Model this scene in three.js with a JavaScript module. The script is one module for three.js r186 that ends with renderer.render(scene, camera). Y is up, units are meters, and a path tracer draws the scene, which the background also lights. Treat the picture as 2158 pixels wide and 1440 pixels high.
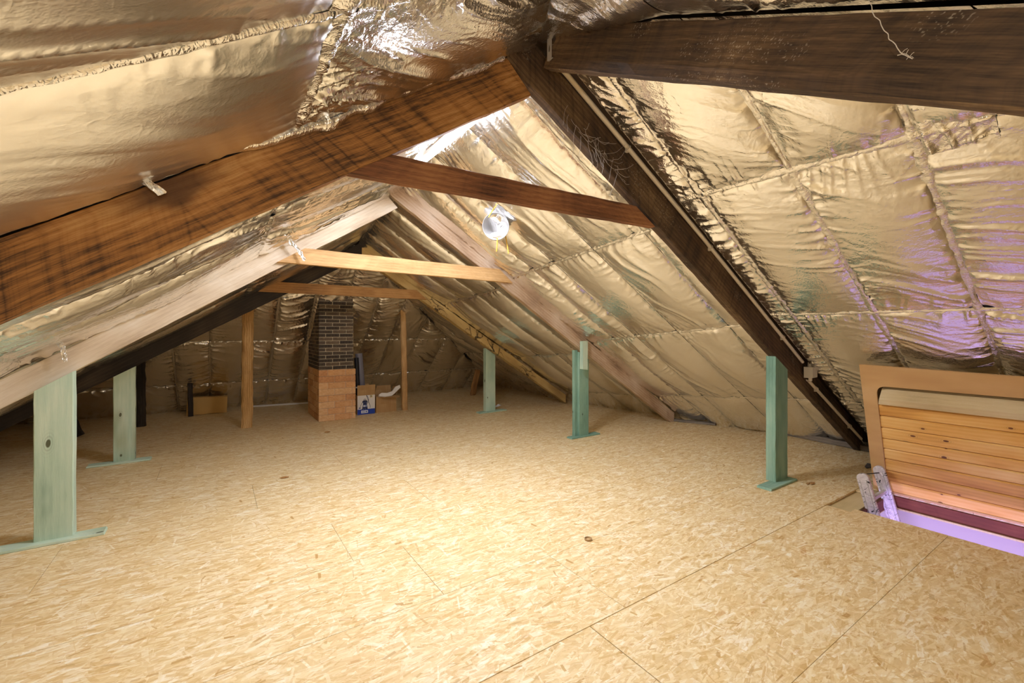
import * as THREE from 'three';
import { mergeGeometries } from 'three/addons/utils/BufferGeometryUtils.js';
import { RectAreaLightUniformsLib } from 'three/addons/lights/RectAreaLightUniformsLib.js';

// ---------------------------------------------------------------- camera, light, exposure
// World frame in metres: x runs across the attic (eave to eave), y is up, z = -depth (depth runs along the ridge, away from the viewer).
const W = 2158, Hpx = 1440;
const scene = new THREE.Scene();
scene.background = new THREE.Color(0x000000);
const camera = new THREE.PerspectiveCamera(2 * Math.atan(720 / 930) * 180 / Math.PI, W / Hpx, 0.05, 60);
const YAW = 33.9 * Math.PI / 180;
camera.position.set(0, 1.54, 0);
camera.lookAt(Math.sin(YAW), 1.54, -Math.cos(YAW));
camera.setViewOffset(W, Hpx, 0, 26, W, Hpx);
camera.updateProjectionMatrix();

const renderer = new THREE.WebGLRenderer({ antialias: true });
renderer.toneMapping = THREE.LinearToneMapping;
renderer.toneMappingExposure = 5.35;
renderer.shadowMap.enabled = true;
RectAreaLightUniformsLib.init();

const LAMP_POWER = 64;         // strip light under the ridge, cool white
const VIOLET_POWER = 1.9;       // lamp of the room below the hatch
const BULB_POWER = 0.8;            // bare bulb behind the viewer
const LAMP_COLOR = new THREE.Color(0.93, 0.98, 1.12);
const VIOLET_COLOR = new THREE.Color(0.56, 0.44, 1.0);

// ---------------------------------------------------------------- helpers
const V = (x, y, d) => new THREE.Vector3(x, y, -d);
function rng(seed) { let s = seed >>> 0 || 1; return () => { s |= 0; s = s + 0x6D2B79F5 | 0; let t = Math.imul(s ^ s >>> 15, 1 | s); t = t + Math.imul(t ^ t >>> 7, 61 | t) ^ t; return ((t ^ t >>> 14) >>> 0) / 4294967296; }; }
function hash(ix, iy) { let h = Math.imul(ix, 374761393) + Math.imul(iy, 668265263) | 0; h = Math.imul(h ^ h >>> 13, 1274126177); return ((h ^ h >>> 16) >>> 0) / 2147483648 - 1; }
function noise(x, y) { const ix = Math.floor(x), iy = Math.floor(y); let fx = x - ix, fy = y - iy; fx = fx * fx * (3 - 2 * fx); fy = fy * fy * (3 - 2 * fy); const a = hash(ix, iy), b = hash(ix + 1, iy), c = hash(ix, iy + 1), d = hash(ix + 1, iy + 1); return a + (b - a) * fx + (c - a) * fy + (a - b - c + d) * fx * fy; }
const fbm = (x, y, o = 4) => { let s = 0, a = .5; for (let i = 0; i < o; i++) { s += a * noise(x, y); x = x * 2.03 + 17.1; y = y * 2.03 + 9.7; a *= .5; } return s; };
const ridge = (n, p = 3) => Math.pow(Math.max(0, 1 - Math.abs(n) * 1.25), p);
const clamp = (x, a = 0, b = 1) => Math.min(b, Math.max(a, x));
const sst = (a, b, x) => { x = clamp((x - a) / (b - a)); return x * x * (3 - 2 * x); };
const lin = (hex) => { const c = new THREE.Color(hex); return [c.r, c.g, c.b]; };
const srgb8 = (v) => Math.round(255 * clamp(v <= .0031308 ? v * 12.92 : 1.055 * Math.pow(v, 1 / 2.4) - .055));

const taken = {};
function numbered(name) { const n = taken[name] = (taken[name] ?? -1) + 1; return n ? name + '_' + String(n).padStart(3, '0') : name; }
function mesh(name, geometry, material, parent) {
  const m = new THREE.Mesh(geometry, material); m.castShadow = m.receiveShadow = true;
  m.name = parent ? name : numbered(name); (parent ?? scene).add(m); return m;
}
function tag(o, label, category, group) { o.userData = { ...o.userData, label, category }; if (group) o.userData.group = group; return o; }
function thing(name, label, category, position = new THREE.Vector3(), group) {
  const g = new THREE.Group(); g.name = numbered(name); g.position.copy(position); scene.add(g); return tag(g, label, category, group);
}
function structure(name) { const g = new THREE.Group(); g.name = numbered(name); g.userData.kind = 'structure'; scene.add(g); return g; }
function geo(pos, uv, idx) {
  const g = new THREE.BufferGeometry(); g.setAttribute('position', new THREE.Float32BufferAttribute(pos, 3)); g.setAttribute('uv', new THREE.Float32BufferAttribute(uv, 2));
  g.setIndex(idx); g.computeVertexNormals(); return g;
}
// box whose faces carry uv in metres
function boxGeo(sx, sy, sz, ox = 0, oy = 0, oz = 0, du = 0, dv = 0) {
  const g = new THREE.BoxGeometry(sx, sy, sz); const p = g.attributes.position, n = g.attributes.normal, uv = g.attributes.uv;
  for (let i = 0; i < p.count; i++) {
    const x = p.getX(i), y = p.getY(i), z = p.getZ(i);
    if (Math.abs(n.getX(i)) > .5) uv.setXY(i, y + du, z + dv); else if (Math.abs(n.getY(i)) > .5) uv.setXY(i, x + du, z + dv); else uv.setXY(i, x + du, y + dv);
  }
  g.translate(ox, oy, oz); return g;
}
function rectPoly(h, t, b = .004) { // cross-section, y in [0,h], z in [0,t], corners bevelled
  return [[b, 0], [h - b, 0], [h, b], [h, t - b], [h - b, t], [b, t], [0, t - b], [0, b]];
}
// sawn timber along local x; section points are [y, z]; end cuts lean by c0, c1 per metre of y
function beamGeo(L, poly, { seg = .09, jit = .0016, c0 = 0, c1 = 0, seed = 1, warp = 0 } = {}) {
  const n = Math.max(1, Math.round(L / seg)), m = poly.length, pos = [], uv = [], idx = [], r = rng(seed * 977 + 5), U0 = r() * 7, V0 = r() * 3;
  const per = [0]; for (let j = 0; j < m; j++) { const a = poly[j], b = poly[(j + 1) % m]; per.push(per[j] + Math.hypot(a[0] - b[0], a[1] - b[1])); }
  const H = Math.max(...poly.map((q) => q[0])) || 1;
  const pt = (i, j) => {
    const f = i / n, [y, z] = poly[j], x = f * L, w = warp * noise(x * 1.3 + seed, seed * 3.1);
    return [x + (1 - f) * c0 * y + f * c1 * y, y + jit * 2 * noise(x * 9 + j * 3.3, seed * 5.7 + j) + w, z + jit * 2 * noise(x * 8 + j * 7.7, seed * 2.3 + j + 40) + w * .5];
  };
  for (let j = 0; j < m; j++) for (let i = 0; i < n; i++) {
    const k = (j + 1) % m, b = pos.length / 3;
    for (const [ii, jj, v] of [[i, j, per[j]], [i + 1, j, per[j]], [i + 1, k, per[j + 1]], [i, k, per[j + 1]]]) { pos.push(...pt(ii, jj)); uv.push((ii / n * L + U0) / 2, (v + V0) / .5); }
    idx.push(b, b + 1, b + 2, b, b + 2, b + 3);
  }
  for (const e of [0, n]) {
    const b = pos.length / 3; for (let j = 0; j < m; j++) { pos.push(...pt(e, j)); uv.push((poly[j][0] * .3 + U0) / 2, (poly[j][1] + V0) / .5); }
    for (let j = 1; j < m - 1; j++) e ? idx.push(b, b + j, b + j + 1) : idx.push(b, b + j + 1, b + j);
  }
  const g = new THREE.BufferGeometry(); g.setAttribute('position', new THREE.Float32BufferAttribute(pos, 3)); g.setAttribute('uv', new THREE.Float32BufferAttribute(uv, 2)); g.setIndex(idx);
  const flat = g.toNonIndexed(); flat.computeVertexNormals(); return flat;
}
// place local axes (x, y, z) of an object at an origin; the axes are given as world vectors (orthogonal)
function place(o, origin, ax, ay) {
  const x = ax.clone().normalize(), y = ay.clone().addScaledVector(x, -ay.dot(x)).normalize(), z = new THREE.Vector3().crossVectors(x, y);
  o.quaternion.setFromRotationMatrix(new THREE.Matrix4().makeBasis(x, y, z)); o.position.copy(origin); return o;
}
function tube(points, r, seg = 8, rad = 8) { return new THREE.TubeGeometry(new THREE.CatmullRomCurve3(points, false, 'catmullrom', .1), Math.max(2, points.length * seg), r, rad, false); }
function rod(a, b, r, rad = 12) { const d = b.clone().sub(a), g = new THREE.CylinderGeometry(r, r, d.length(), rad); g.applyQuaternion(new THREE.Quaternion().setFromUnitVectors(new THREE.Vector3(0, 1, 0), d.clone().normalize())); g.translate((a.x + b.x) / 2, (a.y + b.y) / 2, (a.z + b.z) / 2); return g; }
function cutPoly(points, depth, bevel = 0) { const s = new THREE.Shape(points.map((p) => new THREE.Vector2(p[0], p[1]))); return new THREE.ExtrudeGeometry(s, { depth, bevelEnabled: bevel > 0, bevelSize: bevel, bevelThickness: bevel, bevelSegments: 1, curveSegments: 10 }); }

// ---------------------------------------------------------------- textures
function texture(w, h, fn, srgb = true) {
  const d = new Uint8Array(w * h * 4); let k = 0;
  for (let y = 0; y < h; y++) for (let x = 0; x < w; x++) { const c = fn(x / w, y / h); if (srgb) { d[k++] = srgb8(c[0]); d[k++] = srgb8(c[1]); d[k++] = srgb8(c[2]); } else { const q = Math.round(255 * clamp(c)); d[k++] = q; d[k++] = q; d[k++] = q; } d[k++] = 255; }
  const t = new THREE.DataTexture(d, w, h); t.wrapS = t.wrapT = THREE.RepeatWrapping; t.magFilter = THREE.LinearFilter; t.minFilter = THREE.LinearMipmapLinearFilter; t.generateMipmaps = true; if (srgb) t.colorSpace = THREE.SRGBColorSpace; t.needsUpdate = true; return t;
}
const mix3 = (a, b, t) => [a[0] + (b[0] - a[0]) * t, a[1] + (b[1] - a[1]) * t, a[2] + (b[2] - a[2]) * t];
// wood: 2 m along u, 0.5 m across v
function wood({ dark, mid, light, seed = 1, grain = 1, saw = 0, stain = null, stainAmt = 0, stainScale = 1.5, knots = 0, knotColor = '#4a2a12', fleck = 0, rough = .75, bump = .0012, w = 1024, h = 256, rings = .5, mold = 0 }) {
  const D = lin(dark), M = lin(mid), Lt = lin(light), S = stain ? lin(stain) : null, K = lin(knotColor), r = rng(seed * 131 + 7), kn = [], height = new Float32Array(w * h);
  for (let i = 0; i < knots; i++) kn.push([.1 + r() * 1.8, .05 + r() * .4, .005 + r() * .009, 1.3 + r() * .9]);
  const col = texture(w, h, (fu, fv) => {
    let x = fu * 2, y = fv * .5; let kd = 0, kr = 0;
    for (const [kx, ky, ks, ke] of kn) { const dx = (x - kx) / ke, dy = y - ky, q = Math.hypot(dx, dy) / ks; if (q < 6) { y += dy / (q + .6) * .5 * Math.exp(-q * .5) * -1; if (q < 1.25) kd = Math.max(kd, sst(1.25, .85, q)); else kr = Math.max(kr, Math.exp(-(q - 1.25) * 1.1) * (.5 + .5 * Math.cos(q * 7))); } }
    const wv = y * 1 + .012 * noise(x * 1.1 + seed, y * 4 + seed * 3.3);
    const ring = .5 + .5 * Math.sin(wv * 190 + 3 * noise(x * .9 + 3, seed + y * 6));
    const fine = noise(x * 14 + seed * 11, y * 420) * .6 + noise(x * 40, y * 900 + seed) * .4, lowf = fbm(x * 2.2 + seed * 5, y * 7, 3);
    let t = .5 + grain * (.30 * fine + rings * .4 * (ring - .5)) + .55 * lowf;
    if (saw) { const sx = x + y * .35 + .01 * noise(y * 20, x); const band = ridge(noise(sx * 17 + seed, 3.3), 4) * (.6 + .4 * noise(sx * 3, y * 9)); const finer = ridge(noise(sx * 70, seed), 3) * .25; t -= saw * (band + finer) * .6; }
    let c = t < .5 ? mix3(D, M, clamp(t * 2)) : mix3(M, Lt, clamp(t * 2 - 1));
    if (S) { const q = sst(.0, .35, fbm(x * stainScale + seed * 3.7, y * stainScale * 2.6 + seed, 4) + stainAmt - .5); c = mix3(c, S, q * .85); }
    if (mold) { const q = ridge(noise(x * 9 + 3 * noise(x * 6, y * 9), y * 22 + 2.5 * noise(x * 7 + 9, y * 8)), 6) * sst(-.2, .3, noise(x * 2.3 + seed, y * 5) + .1); c = mix3(c, [.03, .015, .005], Math.min(1, q * mold)); }
    if (kd || kr) { c = mix3(c, mix3(c, K, .55), kr * .75); c = mix3(c, K, kd * .92); }
    if (fleck) { const q = sst(.55, .8, noise(x * 210 + seed, y * 210)) * sst(.2, .7, noise(x * 5, y * 9 + seed)); c = mix3(c, [.75, .68, .55], q * fleck); }
    const px = Math.min(w - 1, Math.round(fu * w)), py = Math.min(h - 1, Math.round(fv * h)); height[py * w + px] = clamp(t);
    return c;
  });
  col.wrapS = col.wrapT = THREE.MirroredRepeatWrapping;
  const bmp = texture(w, h, (u, v) => height[Math.round(v * h) * w + Math.round(u * w)], false); bmp.wrapS = bmp.wrapT = THREE.MirroredRepeatWrapping;
  return new THREE.MeshStandardMaterial({ map: col, bumpMap: bmp, bumpScale: bump, roughness: rough, metalness: 0 });
}
const M = {};
M.rafterBrown = wood({ dark: '#452a12', mid: '#a4713a', light: '#c79a60', seed: 3, saw: .5, stain: '#4a2c14', stainAmt: .16, knots: 2 });
M.collarBrown = wood({ dark: '#3d2316', mid: '#7f5133', light: '#a8754a', seed: 5, saw: .25, stain: '#3c2620', stainAmt: .2 });
M.darkBrown = wood({ dark: '#2a1c10', mid: '#523d28', light: '#7d6446', seed: 7, saw: .55, stain: '#30211a', stainAmt: .2, fleck: .3 });
M.pale = wood({ dark: '#a98f72', mid: '#d8c6ac', light: '#eee4d4', seed: 9, grain: .6, rings: .3, stain: '#a8804e', stainAmt: .1, fleck: .3 });
M.tan = wood({ dark: '#a87c48', mid: '#d3aa74', light: '#e9cfa2', seed: 11, saw: .12, grain: .7, rings: .35 });
M.tanDark = wood({ dark: '#6e4a25', mid: '#a57641', light: '#c79a60', seed: 13, grain: .8, knots: 3 });
M.black = wood({ dark: '#15100b', mid: '#2e241b', light: '#4c3f31', seed: 15, grain: .8 });
M.moldy = wood({ dark: '#927545', mid: '#c3a467', light: '#dcc48c', seed: 17, grain: .4, rings: .2, mold: 1.3 });
M.worn = wood({ dark: '#7d6048', mid: '#b99c80', light: '#dccbb8', seed: 19, grain: .7, stain: '#7c4f2d', stainAmt: .25, fleck: .3 });
M.green = wood({ dark: '#8ba893', mid: '#b6cfb9', light: '#d3e0ca', seed: 21, grain: .5, rings: .45, stain: '#8f9058', stainAmt: .26, stainScale: .8, knots: 5, knotColor: '#4b4a2a' });
M.greenDark = wood({ dark: '#5a7f6c', mid: '#83a893', light: '#a6c2ab', seed: 23, grain: .6, rings: .45, stain: '#557058', stainAmt: .12, knots: 2, knotColor: '#2f3d2c' });
M.pine = wood({ dark: '#bf8236', mid: '#e6b05c', light: '#f5cf88', seed: 25, grain: .35, rings: 1.1, knots: 7, knotColor: '#5a2410', rough: .35, bump: .0003 });
M.mdf = wood({ dark: '#b98f5c', mid: '#cba36e', light: '#d8b483', seed: 27, grain: .12, rings: .1, rough: .6, bump: .0002, stain: '#c0a080', stainAmt: .12 });
M.greyWood = wood({ dark: '#a8936a', mid: '#cfba8e', light: '#e0d0ad', seed: 29, grain: .5, rings: .3, fleck: .2 });
M.redBrown = wood({ dark: '#3e1c13', mid: '#6e3524', light: '#8d4f38', seed: 31, grain: .5, saw: .2 });
M.slab = wood({ dark: '#b39c6c', mid: '#d2bd8c', light: '#e2d2a6', seed: 33, grain: .3, rings: .1 });
M.rough = wood({ dark: '#8f6a3c', mid: '#c4985c', light: '#dfbd86', seed: 35, grain: 1, rings: .7 });
M.greyPlank = wood({ dark: '#5d5348', mid: '#8b8072', light: '#aca092', seed: 37, grain: .8 });

// oriented strand board, 2.4 m square
function osbTexture() {
  const N = 2048, S = 2.4, c = document.createElement('canvas'); c.width = c.height = N; const g = c.getContext('2d'), r = rng(4242);
  g.fillStyle = '#dfc28c'; g.fillRect(0, 0, N, N);
  const pal = ['#ecd5a4', '#e6cb95', '#dfc089', '#f2e0b8', '#d9b67a', '#e8cd98', '#e2c48c', '#d3ad6e', '#f6e7c6', '#f1dcae', '#fbf0d8'], rare = ['#c59a58', '#b98a4a', '#cb9a5e', '#f7ecd2', '#c7a46e'];
  const strand = (n, l0, l1, w0, w1, alpha, dark) => {
    for (let i = 0; i < n; i++) {
      const L = (l0 + (l1 - l0) * r() * r()) * N / S, w = (w0 + (w1 - w0) * r() * r()) * N / S, x = r() * N, y = r() * N;
      const a = r() < .72 ? (r() + r() + r() - 1.5) * .55 : r() * Math.PI;
      const ca = Math.cos(a), sa = Math.sin(a), k = r(), fill = dark ? rare[Math.floor(k * rare.length)] : k < .025 ? rare[Math.floor(r() * rare.length)] : pal[Math.floor(r() * pal.length)];
      g.fillStyle = fill; g.globalAlpha = alpha * (.55 + .45 * r());
      const j = () => (r() - .5) * w * .7, P = [[-L / 2 + j(), -w / 2], [-L / 6, -w / 2 + j() * .3], [L / 2 + j() * 2, -w / 2 + j() * .3], [L / 2 + j(), w / 2], [0, w / 2 + j() * .3], [-L / 2 + j() * 2, w / 2]];
      for (const ox of x < L ? [0, N] : x > N - L ? [0, -N] : [0]) for (const oy of y < L ? [0, N] : y > N - L ? [0, -N] : [0]) {
        g.beginPath(); P.forEach(([px, py], q) => { const X = x + ox + px * ca - py * sa, Y = y + oy + px * sa + py * ca; q ? g.lineTo(X, Y) : g.moveTo(X, Y); }); g.closePath(); g.fill();
      }
    }
  };
  strand(7000, .06, .20, .010, .045, .85); strand(7000, .03, .15, .004, .026, .75); strand(7000, .02, .09, .0015, .007, .6); strand(170, .03, .10, .004, .028, .8, true); strand(1700, .006, .035, .001, .003, .7, true);
  const id = g.getImageData(0, 0, N, N).data, out = new Uint8Array(id.length); out.set(id);
  const t = new THREE.DataTexture(out, N, N); t.wrapS = t.wrapT = THREE.RepeatWrapping; t.magFilter = THREE.LinearFilter; t.minFilter = THREE.LinearMipmapLinearFilter; t.generateMipmaps = true; t.colorSpace = THREE.SRGBColorSpace; t.needsUpdate = true; return t;
}
const osbMap = osbTexture(); osbMap.repeat.set(1 / 2.4, 1 / 2.4);
M.osb = new THREE.MeshStandardMaterial({ map: osbMap, roughness: .55 });
const foilBump = texture(1024, 1024, (u, v) => { // 1 m tile of fine crinkles
  const P = 24, x = u * P, y = v * P; // blend edges so that the tile repeats
  const f = (x, y) => .5 * ridge(noise(x + 1.5 * noise(x * .5, y * .5), y * .55), 2) + .3 * ridge(noise(x * 2.1 + 40, y * 1.7), 2) + .3 * (noise(x * 3.7, y * 3.7) * .5 + .5) + .15 * noise(x * 9, y * 9);
  const bx = sst(.9, 1, u), by = sst(.9, 1, v);
  return .15 + .75 * ((f(x, y) * (1 - bx) + f(x - P, y) * bx) * (1 - by) + (f(x, y - P) * (1 - bx) + f(x - P, y - P) * bx) * by);
}, false);
const foil = (rough, bump, rep, col = [.965, .945, .91]) => { const t = foilBump.clone(); t.repeat.set(rep, rep); t.needsUpdate = true; return new THREE.MeshPhysicalMaterial({ color: new THREE.Color().setRGB(...col), metalness: 1, roughness: rough, bumpMap: t, bumpScale: bump }); };
M.foil = foil(.2, .0022, 1.0);
M.foilSmooth = foil(.27, .0005, 1.3);
M.foilFar = foil(.25, .003, .8, [.88, .83, .77]);
M.foilTape = foil(.2, .004, 1.7);
M.deck = new THREE.MeshStandardMaterial({ color: new THREE.Color().setRGB(.16, .10, .05), roughness: .9 });
const plain = (hex, rough = .6, metal = 0, extra = {}) => new THREE.MeshStandardMaterial({ color: new THREE.Color(hex), roughness: rough, metalness: metal, ...extra });
M.conduit = plain('#e4d8c4', .45); M.jbox = plain('#d8cfc0', .45); M.zinc = plain('#b5b0ac', .5, .5); M.alu = plain('#cfc8cc', .42, .55);
M.white = plain('#eeeae4', .5); M.mortar = plain('#cfc0a2', .95); M.mortarRed = plain('#dcbd9c', .95);
M.screw = plain('#3a332b', .5, .6);

// ---------------------------------------------------------------- roof surfaces
const TAB = [[-5, 1.67, 3.31, .637, .607], [2.2, 1.67, 3.31, .637, .607], [4.6, 1.67, 3.09, .632, .612], [6.95, 1.8, 2.85, .60, .615], [12, 1.8, 2.85, .60, .615]];
function ridgeAt(d) { let i = 0; while (i < TAB.length - 2 && d > TAB[i + 1][0]) i++; const a = TAB[i], b = TAB[i + 1], t = clamp((d - a[0]) / (b[0] - a[0])); return a.map((v, k) => v + (b[k] - v) * t); }
const roofR = (x, d) => { const q = ridgeAt(d); return q[2] - q[4] * (x - q[1]); };
const roofL = (x, d) => { const q = ridgeAt(d); return q[2] - q[3] * (q[1] - x); };
const hipFar = (d) => 2.85 - .83 * (d - 6.95);          // plane that closes the far end
const HIPN = .62;                                       // near hip line: run across per metre of depth
const beamTop = (d) => 2.235 + .547 * Math.min(d, 2.05);

let foilSeed = 0;
// one sheet of foil-faced insulation: base(a,b) gives a point, n the direction into the room; edges sit back, the middle bulges, folds gather towards the edges
function foilPanel(parent, base, n, { res = .02, H = .05, gather = 1, drape = 1, phi = .6, mat = M.foil, freq = 1, edge = -.004, name = 'foil_panel' } = {}) {
  const s = ++foilSeed * 7.31, p00 = base(0, .5), p10 = base(1, .5), p01 = base(.5, 0), p11 = base(.5, 1);
  const Lu = p00.distanceTo(p10), Lv = p01.distanceTo(p11), nu = Math.max(4, Math.ceil(Lu / res)), nv = Math.max(4, Math.ceil(Lv / res));
  const pos = [], uv = [], idx = [], cp = Math.cos(phi), sp = Math.sin(phi);
  for (let j = 0; j <= nv; j++) for (let i = 0; i <= nu; i++) {
    const a = i / nu, b = j / nv, u = a * Lu, v = b * Lv, du = Math.min(u, Lu - u), dv = Math.min(v, Lv - v), p = base(a, b);
    const wx = .05 * noise(u * 3 + s, v * 3), wy = .05 * noise(u * 3, v * 3 + s + 50);
    let d = edge + H * Math.pow(Math.max(0, Math.sin(Math.PI * a)), .55) * Math.pow(Math.max(0, Math.sin(Math.PI * b)), .6) * (1 + .3 * noise(u * 1.3 + s, v * 1.6));
    const inner = sst(0, .05, dv) * sst(0, .05, du), fade = sst(0, .02, Math.min(du, dv));
    const env = .35 + .9 * sst(-.35, .45, noise(u * 2.1 + s * 5, v * 2.1));
    d += gather * .016 * env * Math.exp(-dv / .085) * (ridge(noise((u + wx) * 15 * freq + s, v * 1.6), 3) - .2) * fade;
    d += gather * .017 * env * Math.exp(-du / .16) * (ridge(noise((v + wy) * 17 * freq + s * 2, u * 1.4), 3) - .2) * fade;
    const q1 = (u + wx) * cp + (v + wy) * sp, q2 = -(u + wx) * sp + (v + wy) * cp;
    const dm = sst(-.3, .5, noise(u * 1.5 + s * 3, v * 1.8));
    d += drape * .016 * (ridge(noise(q1 * .9 + s, q2 * 6 * freq), 5) - .1) * inner * (.2 + dm);
    d += drape * .0068 * (ridge(noise(q1 * 1.5 + s + 9, q2 * 17 * freq), 4) - .15) * inner * (.2 + 1.0 * dm);
    d += drape * .0026 * (ridge(noise(q1 * 3.5 + s + 29, q2 * 46 * freq), 3) - .2) * inner * sst(-.2, .5, noise(u * 2.7 + s, v * 2.3 + 9));
    d += gather * .005 * Math.exp(-Math.min(du, dv) / .07) * noise(u * 34 + s, v * 34) * fade;
    pos.push(p.x + n.x * d, p.y + n.y * d, p.z + n.z * d); uv.push(u + s, v + s * .37);
  }
  const w = nu + 1, e1 = p10.clone().sub(p00), e2 = p11.clone().sub(p01), flip = new THREE.Vector3().crossVectors(e1, e2).dot(n) < 0;
  for (let j = 0; j < nv; j++) for (let i = 0; i < nu; i++) { const k = j * w + i; flip ? idx.push(k, k + w, k + 1, k + 1, k + w, k + w + 1) : idx.push(k, k + 1, k + w, k + 1, k + w + 1, k + w); }
  return mesh(name, geo(pos, uv, idx), mat, parent);
}
// crumpled foil flange stapled over a batten
function foilSeam(parent, a, b, n, width = .06, { res = .014, amp = .009, lift = 0 } = {}) {
  const ax = b.clone().sub(a), L = ax.length(), side = new THREE.Vector3().crossVectors(ax, n).normalize(), A = a.clone();
  return foilPanel(parent, (u, v) => { const w = width * (.75 + .35 * noise(u * L * 5 + A.x * 9, A.z * 7)); return A.clone().addScaledVector(ax, u).addScaledVector(side, (v - .5) * w).addScaledVector(n, lift + amp * (ridge(noise(u * L * 22 + A.z * 5, v * 1.5), 2) - .2) * (1 - Math.abs(v - .5)) + .009 * Math.sin(Math.PI * v)); }, n, { res, H: 0, gather: .25, drape: .12, edge: 0, mat: M.foilTape, name: 'foil_seam' });
}
const unit = (x, y, z) => new THREE.Vector3(x, y, z).normalize();
const nR = unit(-.607, -1, 0), nL = unit(.637, -1, 0), nFar = unit(0, -1, .83);
// rows of sheets between purlins; x positions run from the eave up
function sideCells(parent, side, cols, rows, opt) {
  const f = side > 0 ? roofR : roofL, n = side > 0 ? nR : nL;
  cols.forEach(([d0, d1, o = {}]) => rows.forEach(([x0, x1, o2 = {}]) => {
    const X0 = typeof x0 === 'function' ? x0 : () => x0, X1 = typeof x1 === 'function' ? x1 : () => x1;
    if (Math.abs(X0((d0 + d1) / 2) - X1((d0 + d1) / 2)) < .05) return;
    const g = .003;
    foilPanel(parent, (a, b) => { const d = d0 + g + (d1 - d0 - 2 * g) * b, xa = X0(d), xb = X1(d), x = xa + (xb - xa) * a; return V(x, f(x, d) - (o.drop ?? 0) * sst(d1 - .2, d1, d), d); }, n, { ...opt, ...o, ...o2 });
  }));
}
const ceilL = structure('ceiling_left'), ceilR = structure('ceiling_right'), ceilN = structure('ceiling_near'), ceilB = structure('ceiling_back');
const hipXR = (d) => 1.67 + HIPN * Math.max(0, 2.2 - d), hipXL = (d) => 1.67 - HIPN * Math.max(0, 2.2 - d);
const farXR = (d) => 1.8 + Math.max(0, d - 6.95) * .83 / .615, farXL = (d) => 1.8 - Math.max(0, d - 6.95) * .83 / .60;
const topR = (d) => d < 2.2 ? hipXR(d) : d > 6.95 ? farXR(d) : ridgeAt(d)[1], topL = (d) => d < 2.2 ? hipXL(d) : d > 6.95 ? farXL(d) : ridgeAt(d)[1];
const maxT = (x) => (d) => Math.max(x, topR(d)), minT = (x) => (d) => Math.min(x, topL(d));
// right slope
{
  const rows = [[2.96, topR, { phi: 1.0 }], [4.36, 2.96], [5.95, 4.36], [7.1, 5.95]].map(([a, b, o]) => [maxT(a), typeof b === 'function' ? b : maxT(b), o]);
  const near = { res: .0115, H: .06, gather: 1.15, drape: 1.3, phi: 1.15, mat: M.foil };
  sideCells(ceilR, 1, [[1.31, 1.92], [.73, 1.31, { phi: .95 }], [.13, .73, { phi: 1.3 }]], rows, near);
  sideCells(ceilR, 1, [[1.92, 2.11]], rows, { ...near, H: .02, gather: 1.4, drape: 1.0, phi: 1.5 });
  sideCells(ceilR, 1, [[-1.6, .13], [-4.5, -1.6]], rows, { res: .06, H: .05, drape: 1 });
  const rowsB = [[3.12, topR, { phi: .12 }], [4.48, 3.12], [5.95, 4.48], [7.1, 5.95]].map(([a, b, o]) => [maxT(a), typeof b === 'function' ? b : maxT(b), o]);
  sideCells(ceilR, 1, [[2.26, 2.58], [2.58, 3.2], [3.2, 3.82], [3.82, 4.2], [4.2, 4.64, { drop: .035 }]], rowsB, { res: .014, H: .075, gather: 1.1, drape: .8, phi: .25, mat: M.foil });
  const rowsC = [[3.24, topR], [4.78, 3.24], [6.0, 4.78], [7.0, 6.0]].map(([a, b, o]) => [maxT(a), typeof b === 'function' ? b : maxT(b), o]);
  sideCells(ceilR, 1, [[4.68, 5.2], [5.2, 5.75], [5.75, 6.3], [6.3, 6.9, { drop: .03 }]], rowsC, { res: .02, H: .075, gather: 1.0, drape: .6, phi: .2, mat: M.foil });
  sideCells(ceilR, 1, [[6.96, 7.55], [7.55, 8.15], [8.15, 8.75], [8.75, 9.35], [9.35, 9.95], [9.95, 10.45]], rowsC, { res: .022, H: .075, gather: 1.9, drape: 1.7, phi: .3, mat: M.foilFar });
  for (const [xa, xb, d0, d1] of [[3.06, 2.62, .44, .70]]) foilPanel(ceilR, (a, b) => { const d = d0 + (d1 - d0) * b, x = xa + (xb - xa) * a; return V(x, roofR(x, d) - .03, d); }, nR, { res: .009, H: .012, gather: 1.6, drape: 2.2, phi: 2.2, mat: M.foilTape, freq: 1.3, name: 'foil_patch' });
  const P = (x, d) => V(x, roofR(x, d), d);
  for (const d of [.73, 1.31, 1.92]) for (const [x0, x1] of [[hipXR(d) + .05, 2.97], [2.95, 4.37], [4.35, 5.9]]) foilSeam(ceilR, P(x0, d), P(x1, d), nR, .07);
  for (const x of [2.96, 4.36, 5.95]) for (const [d0, d1] of [[.1, .76], [.70, 1.33], [1.29, 1.94], [1.90, 2.10]]) foilSeam(ceilR, P(x, d0), P(x, d1), nR, .065);
  for (const x of [3.12, 4.48, 5.95]) for (const [d0, d1] of [[2.27, 3.21], [3.19, 3.83], [3.81, 4.6]]) foilSeam(ceilR, P(x, d0), P(x, d1), nR, .06);
  for (const x of [3.24, 4.78]) foilSeam(ceilR, P(x, 4.69), P(x, 6.87), nR, .05, { res: .02 });
}
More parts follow.
